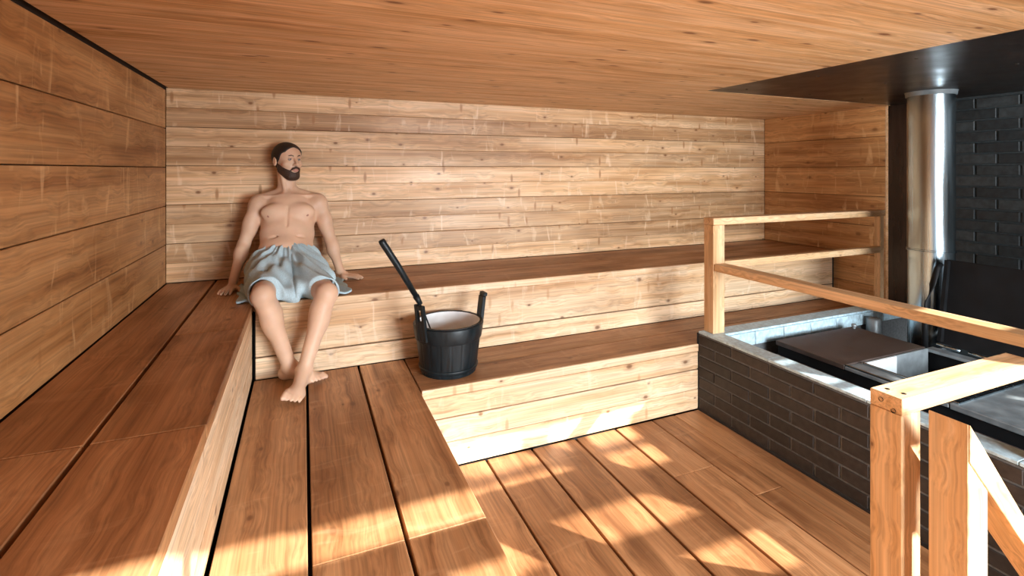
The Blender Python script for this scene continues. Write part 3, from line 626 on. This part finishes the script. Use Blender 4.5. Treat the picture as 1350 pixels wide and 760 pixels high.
# neck, shoulders, trunk
B_.cone(hp(0, -0.022, -0.060), (-0.098, 3.605, 1.385), 0.052, 0.056, 0.02)
for sd in (-1, 1): B_.cone(hp(0.045 * sd, 0.0, -0.055), (-0.095 + 0.012 * sd, 3.545, 1.375), 0.013, 0.010, 0.012)
for sx, x in ((-1, -0.262), (1, 0.085)):
    B_.cone((-0.09 + 0.025 * sx, 3.612, 1.392), (x, 3.585, 1.338), 0.036, 0.042, 0.028)               # trapezius
B_.ell((-0.090, 3.555, 1.245), (0.170, 0.105, 0.150), 0.03)
B_.ell((-0.095, 3.490, 1.130), (0.160, 0.102, 0.130), 0.05)
B_.ell((-0.100, 3.425, 1.020), (0.165, 0.120, 0.120), 0.05)
B_.ell((-0.100, 3.365, 0.930), (0.180, 0.125, 0.098), 0.05)
for x in (-0.168, -0.012): B_.ell((x, 3.470, 1.272), (0.080, 0.036, 0.052), 0.03)                  # pectorals
for x in (-0.262, 0.085): B_.ell((x, 3.560, 1.312), (0.060, 0.058, 0.068), 0.03)                    # deltoids
for x in (-0.17, -0.01): B_.cone((-0.09 + (x + 0.09) * 0.2, 3.520, 1.372), (x + (x + 0.09), 3.545, 1.372), 0.009, 0.009, 0.014)  # collarbones
B_.cone((-0.200, 3.385, 1.128), (0.015, 3.385, 1.122), 0.004, 0.004, 0.014, sub=True)               # belly crease
B_.ell((-0.100, 3.372, 1.165), (0.005, 0.012, 0.007), 0.006, sub=True)                               # navel
B_.cone((-0.092, 3.452, 1.300), (-0.097, 3.405, 1.19), 0.003, 0.003, 0.014, sub=True)
# arms
def arm(sh_, el, wr_, sgn):
    sh_, el, wr_ = map(np.array, (sh_, el, wr_))
    B_.cone(sh_, el, 0.048, 0.036, 0.02)
    B_.ell(sh_ * 0.5 + el * 0.5 + np.array((0, -0.008, 0)), (0.044, 0.047, 0.072), 0.022)
    B_.cone(el, wr_, 0.038, 0.025, 0.015); m_ = el * 0.72 + wr_ * 0.28
    B_.ell(m_, (0.040, 0.040, 0.060), 0.02)
arm((-0.272, 3.560, 1.315), (-0.345, 3.520, 1.070), (-0.384, 3.385, 0.888), -1)
arm((0.096, 3.560, 1.315), (0.166, 3.545, 1.068), (0.218, 3.465, 0.884), 1)
def hand(wr_, d, side, zt_=ZB + 0.003):
    """palm down on the bench; d = finger direction, side = +1 if the thumb is on the left of d"""
    d = np.array(d, float); d /= np.linalg.norm(d); n = np.array((-d[1], d[0], 0)) * side   # towards thumb
    wr_ = np.array(wr_, float); pc_ = wr_ + d * 0.055; pc_[2] = zt_ + 0.018
    B_.cone(wr_, wr_ * 0.35 + pc_ * 0.65, 0.024, 0.020, 0.012)
    Rm = np.stack([d, n, np.array((0, 0, 1.0))], 1)
    B_.ell(pc_, (0.048, 0.040, 0.0155), 0.012, Rm)
    for q, (off_, ln_) in enumerate([(0.028, 0.064), (0.010, 0.074), (-0.009, 0.068), (-0.027, 0.050)]):
        k0 = pc_ + d * 0.034 + n * off_; k0[2] = zt_ + 0.019
        dd = d + n * off_ * 4.0; dd /= np.linalg.norm(dd)
        k1 = k0 + dd * ln_ * 0.48; k1[2] = zt_ + 0.017; k2 = k0 + dd * ln_; k2[2] = zt_ + 0.0075
        B_.cone(k0, k1, 0.0098, 0.0088, 0.004); B_.cone(k1, k2, 0.0088, 0.0072, 0.003)
    t0 = pc_ - d * 0.020 + n * 0.026; t0[2] = zt_ + 0.016; t1 = t0 + n * 0.026 + d * 0.022; t1[2] = zt_ + 0.012; t2 = t1 + n * 0.010 + d * 0.026; t2[2] = zt_ + 0.009
    B_.cone(t0, t1, 0.014, 0.0105, 0.008); B_.cone(t1, t2, 0.0105, 0.0085, 0.004)
hand((-0.384, 3.385, 0.880), (-0.20, -0.85, 0), 1)
hand((0.218, 3.465, 0.878), (0.75, -0.50, 0), -1)
# legs
def leg(hip, knee, ank, heel, ball, toe, up_, sideways):
    hip, knee, ank, heel, ball, toe = map(lambda v: np.array(v, float), (hip, knee, ank, heel, ball, toe))
    B_.cone(hip, knee, 0.082, 0.056, 0.03)
    B_.ell(knee + np.array((0, -0.010, 0.0)), (0.050, 0.046, 0.052), 0.02)
    B_.cone(knee + np.array((0, 0, -0.01)), ank, 0.052, 0.034, 0.02)
    cf = knee * 0.68 + ank * 0.32 + np.array((0, 0.018, 0)); B_.ell(cf, (0.052, 0.052, 0.095), 0.03)
    for sd in (-1, 1): B_.ell(ank + np.array((0.031 * sd, 0.0, 0.002)), (0.012, 0.014, 0.014), 0.012)
    B_.ell(heel, (0.031, 0.033, 0.028), 0.02); B_.cone(ank, heel, 0.031, 0.026, 0.02)
    fd = toe - heel; fd /= np.linalg.norm(fd); s_ = np.array(sideways, float); s_ -= fd * (s_ @ fd); s_ /= np.linalg.norm(s_)
    u_ = np.array(up_, float); u_ -= fd * (u_ @ fd); u_ -= s_ * (u_ @ s_); u_ /= np.linalg.norm(u_)
    B_.cone(ank - u_ * 0.004 + fd * 0.01, ball + u_ * 0.006, 0.036, 0.024, 0.02)
    B_.cone(heel, ball, 0.024, 0.020, 0.02)
    B_.ell(ball, (0.050, 0.046, 0.021), 0.018, np.stack([fd, s_, u_], 1))
    for q in range(5):     # q = 0 is the big toe, on the side 's_'
        o_ = 0.036 - 0.0182 * q; ln_ = (0.058, 0.055, 0.049, 0.042, 0.034)[q]; r_ = (0.0142, 0.0102, 0.0097, 0.0092, 0.0086)[q]
        a_ = ball + s_ * o_ + fd * 0.012; b2_ = a_ + fd * ln_ * 0.62 + u_ * 0.003; c2_ = a_ + fd * ln_ - u_ * 0.004
        B_.cone(a_, b2_, r_ + 0.001, r_, 0.004); B_.cone(b2_, c2_, r_, r_ * 0.86, 0.003)
leg((-0.190, 3.340, 0.925), (-0.192, 2.850, 0.898), (-0.068, 2.878, 0.505), (-0.092, 2.918, 0.459), (0.030, 2.828, 0.455), (0.075, 2.795, 0.454), (0.1, 0.1, 1), (0.35, 0.9, 0.0))
leg((-0.015, 3.340, 0.925), (0.112, 2.850, 0.880), (0.002, 2.770, 0.515), (0.020, 2.812, 0.464), (-0.034, 2.645, 0.456), (-0.066, 2.575, 0.454), (0.45, 0.0, 0.9), (-0.9, 0.1, 0.35))
man = link('person', B_.mesh('man_skin'), M['skin'], None)
man['label'] = 'bearded man in a grey towel leaning on the back wall with crossed ankles'; man['category'] = 'person'
# hair and beard
grow = 0.0055
def shell(name, m, cond, h=0.0036, extra=None, g_=0.0055, k=0.006):
    Fh = Field(tuple(HC - 0.15), tuple(HC + 0.15), h); head(Fh, g_)
    if extra: extra(Fh)
    P = Fh.full(); q = (P - HC.astype(np.float32)) @ HR.astype(np.float32)
    c_ = cond(q[..., 0], q[..., 1], q[..., 2]); Fh.F = np.maximum(Fh.F, c_)
    return link(name, Fh.mesh(name), m, man, (0, 0, 0))
def hair_c(l, f, u):
    front = f - (0.018 + 0.62 * u) - 0.25 * np.abs(l) * (u > 0.05) + 0.0
    low = -(u + 0.012 - 0.85 * f)
    return np.maximum(front, low)
shell('hair', M['hair'], hair_c, g_=0.007)
def beard_c(l, f, u):
    up_ = (u + 0.62 * f + 0.016) - 0.35 * np.maximum(0, 0.03 - np.abs(l)) * 0
    frt = -(f + 0.004)
    mouth = 0.020 - np.sqrt((l / 1.25) ** 2 + ((u + 0.066) / 0.62) ** 2); mouth = np.where(f > 0.06, mouth, -1)
    return np.maximum(np.maximum(up_ , frt), mouth * 0.6)
def mous(Fh):
    pass
shell('beard', M['beard'], beard_c, g_=0.0045)
def pill(name, pts, rad, m, parent=man, n=10):
    return link(name, tube_me(pts, rad, n), m, parent, (0, 0, 0), smooth=True)
pill('moustache', [hp(-0.030, 0.082, -0.066), hp(-0.020, 0.094, -0.052), hp(0, 0.102, -0.046), hp(0.020, 0.094, -0.052), hp(0.030, 0.082, -0.066)], [0.003, 0.0062, 0.0060, 0.0062, 0.003], M['beard'])
pill('lips', [hp(-0.021, 0.090, -0.064), hp(-0.008, 0.0965, -0.0605), hp(0.008, 0.0965, -0.0605), hp(0.021, 0.090, -0.064)], [0.002, 0.0045, 0.0045, 0.002], M['lips'])
pill('lips', [hp(-0.018, 0.090, -0.068), hp(-0.006, 0.0955, -0.070), hp(0.006, 0.0955, -0.070), hp(0.018, 0.090, -0.068)], [0.002, 0.0048, 0.0048, 0.002], M['lips'])
def ball_me(r, sc=(1, 1, 1)):
    bm = bmesh.new(); bmesh.ops.create_uvsphere(bm, u_segments=20, v_segments=12, radius=r)
    for v in bm.verts: v.co = Vector((v.co.x * sc[0], v.co.y * sc[1], v.co.z * sc[2]))
    me = bpy.data.meshes.new('ball'); bm.to_mesh(me); bm.free(); return me
for sd in (-1, 1):
    e = link('eyeball', ball_me(0.0115), M['eyewhite'], man, hp(0.031 * sd, 0.0745, 0.008), smooth=True)
    link('iris', ball_me(0.0058, (1, 1, 1)), M['iris'], e, hp(0.031 * sd + 0.001, 0.0812, 0.008), smooth=True)
    pill('eyebrow', [hp(0.013 * sd, 0.0955, 0.026), hp(0.028 * sd, 0.0915, 0.032), hp(0.046 * sd, 0.0745, 0.027)], [0.0026, 0.0034, 0.002], M['beard'])
    pill('eyelid', [hp(0.018 * sd, 0.083, 0.010), hp(0.030 * sd, 0.0885, 0.0165), hp(0.044 * sd, 0.078, 0.010)], [0.0016, 0.0028, 0.0016], M['skin'])
for x in (-0.200, 0.020):
    link('nipple', ball_me(0.010, (1, 0.30, 0.85)), M['nipple'], man, (x, 3.4415, 1.252), smooth=True)
# towel: wrapped round hips and thighs, cloth hanging between the knees, corners spread on the bench
h_t = 0.0048
Tf = Field((-0.40, 2.86, 0.805), (0.33, 3.56, 1.14), h_t)
def tow(Fd, g_):
    Fd.cone((-0.190, 3.330, 0.930), (-0.196, 2.92, 0.905), 0.118 + g_, 0.066 + g_, 0.03)
    Fd.cone((-0.010, 3.330, 0.930), (0.106, 2.92, 0.885), 0.118 + g_, 0.066 + g_, 0.03)
    Fd.cone((-0.100, 3.340, 0.945), (-0.045, 2.95, 0.880), 0.100 + g_, 0.046 + g_, 0.07)
    Fd.ell((-0.100, 3.400, 0.985), (0.176 + g_, 0.136 + g_, 0.100 + g_), 0.04)
tow(Tf, 0.012)
P = Tf.full(); x, y, z = P[..., 0], P[..., 1], P[..., 2]
rad = np.arctan2(x + 0.085, 3.42 - y)                          # folds fan out from the tuck at the waist
far_ = np.clip((3.42 - y) / 0.45, 0, 1)
Tf.F += 0.0085 * np.sin(rad * 17 + 3 * z * 6 + 2.2 * np.sin(y * 9)) * (0.35 + far_) + 0.0050 * np.sin(rad * 33 + y * 22) - 0.0035 * np.sin(x * 48 + y * 35 + z * 40)
fold = x - (-0.080 + 0.035 * (3.40 - y) / 0.45)                # the free edge of the wrap
Tf.F += np.where(fold < 0, 0.010, 0.0) * np.clip((z - 0.85) / 0.05, 0, 1) * np.clip(1 - np.abs(fold) / 0.20, 0, 1)
Tf.F += 0.012 * np.exp(-(fold / 0.006) ** 2) * (z > 0.86)
Tf.F = np.maximum(Tf.F, z - (1.095 + 0.10 * (x + 0.1) * (x < -0.1) - 0.16 * np.maximum(x + 0.06, 0)))
hem = 2.905 + 0.006 * np.sin(x * 50) - 0.035 * np.exp(-((x + 0.04) / 0.06) ** 4)
Tf.F = np.maximum(Tf.F, hem - y)
Tf.F = np.maximum(Tf.F, (ZB + 0.004) - z)
inner = Field(tuple(Tf.lo), (0.33, 3.56, 1.14), h_t); inner.cone((-0.190, 3.330, 0.930), (-0.196, 2.92, 0.905), 0.112, 0.062, 0.004); inner.cone((-0.010, 3.330, 0.930), (0.106, 2.92, 0.885), 0.112, 0.062, 0.004)
inn = inner.F[:Tf.F.shape[0], :Tf.F.shape[1], :Tf.F.shape[2]]
Tf.F = np.maximum(Tf.F, np.where(y < 3.06, -inn, -1))
towel = link('towel', Tf.mesh('towel'), M['towel'], man, (0, 0, 0))
Tl = Field((-0.40, 2.97, 0.82), (0.33, 3.50, 0.88), 0.004)
P = Tl.full(); x, y, z = P[..., 0], P[..., 1], P[..., 2]
zc = ZB + 0.010 + 0.006 * (np.sin(x * 70 + y * 30) + 1) * np.clip((np.abs(x + 0.05) - 0.2) / 0.06, 0, 1)
slab = np.maximum(np.abs(z - zc) - 0.0065, np.maximum(np.abs(x + 0.052 + 0.25 * (y - 3.2) * 0.3) - 0.288 - 0.008 * np.sin(y * 40), np.abs(y - 3.22) - 0.225))
Tl.F = slab.astype(np.float32)
link('towel_underlay', Tl.mesh('towel_underlay'), M['towel'], man, (0, 0, 0))
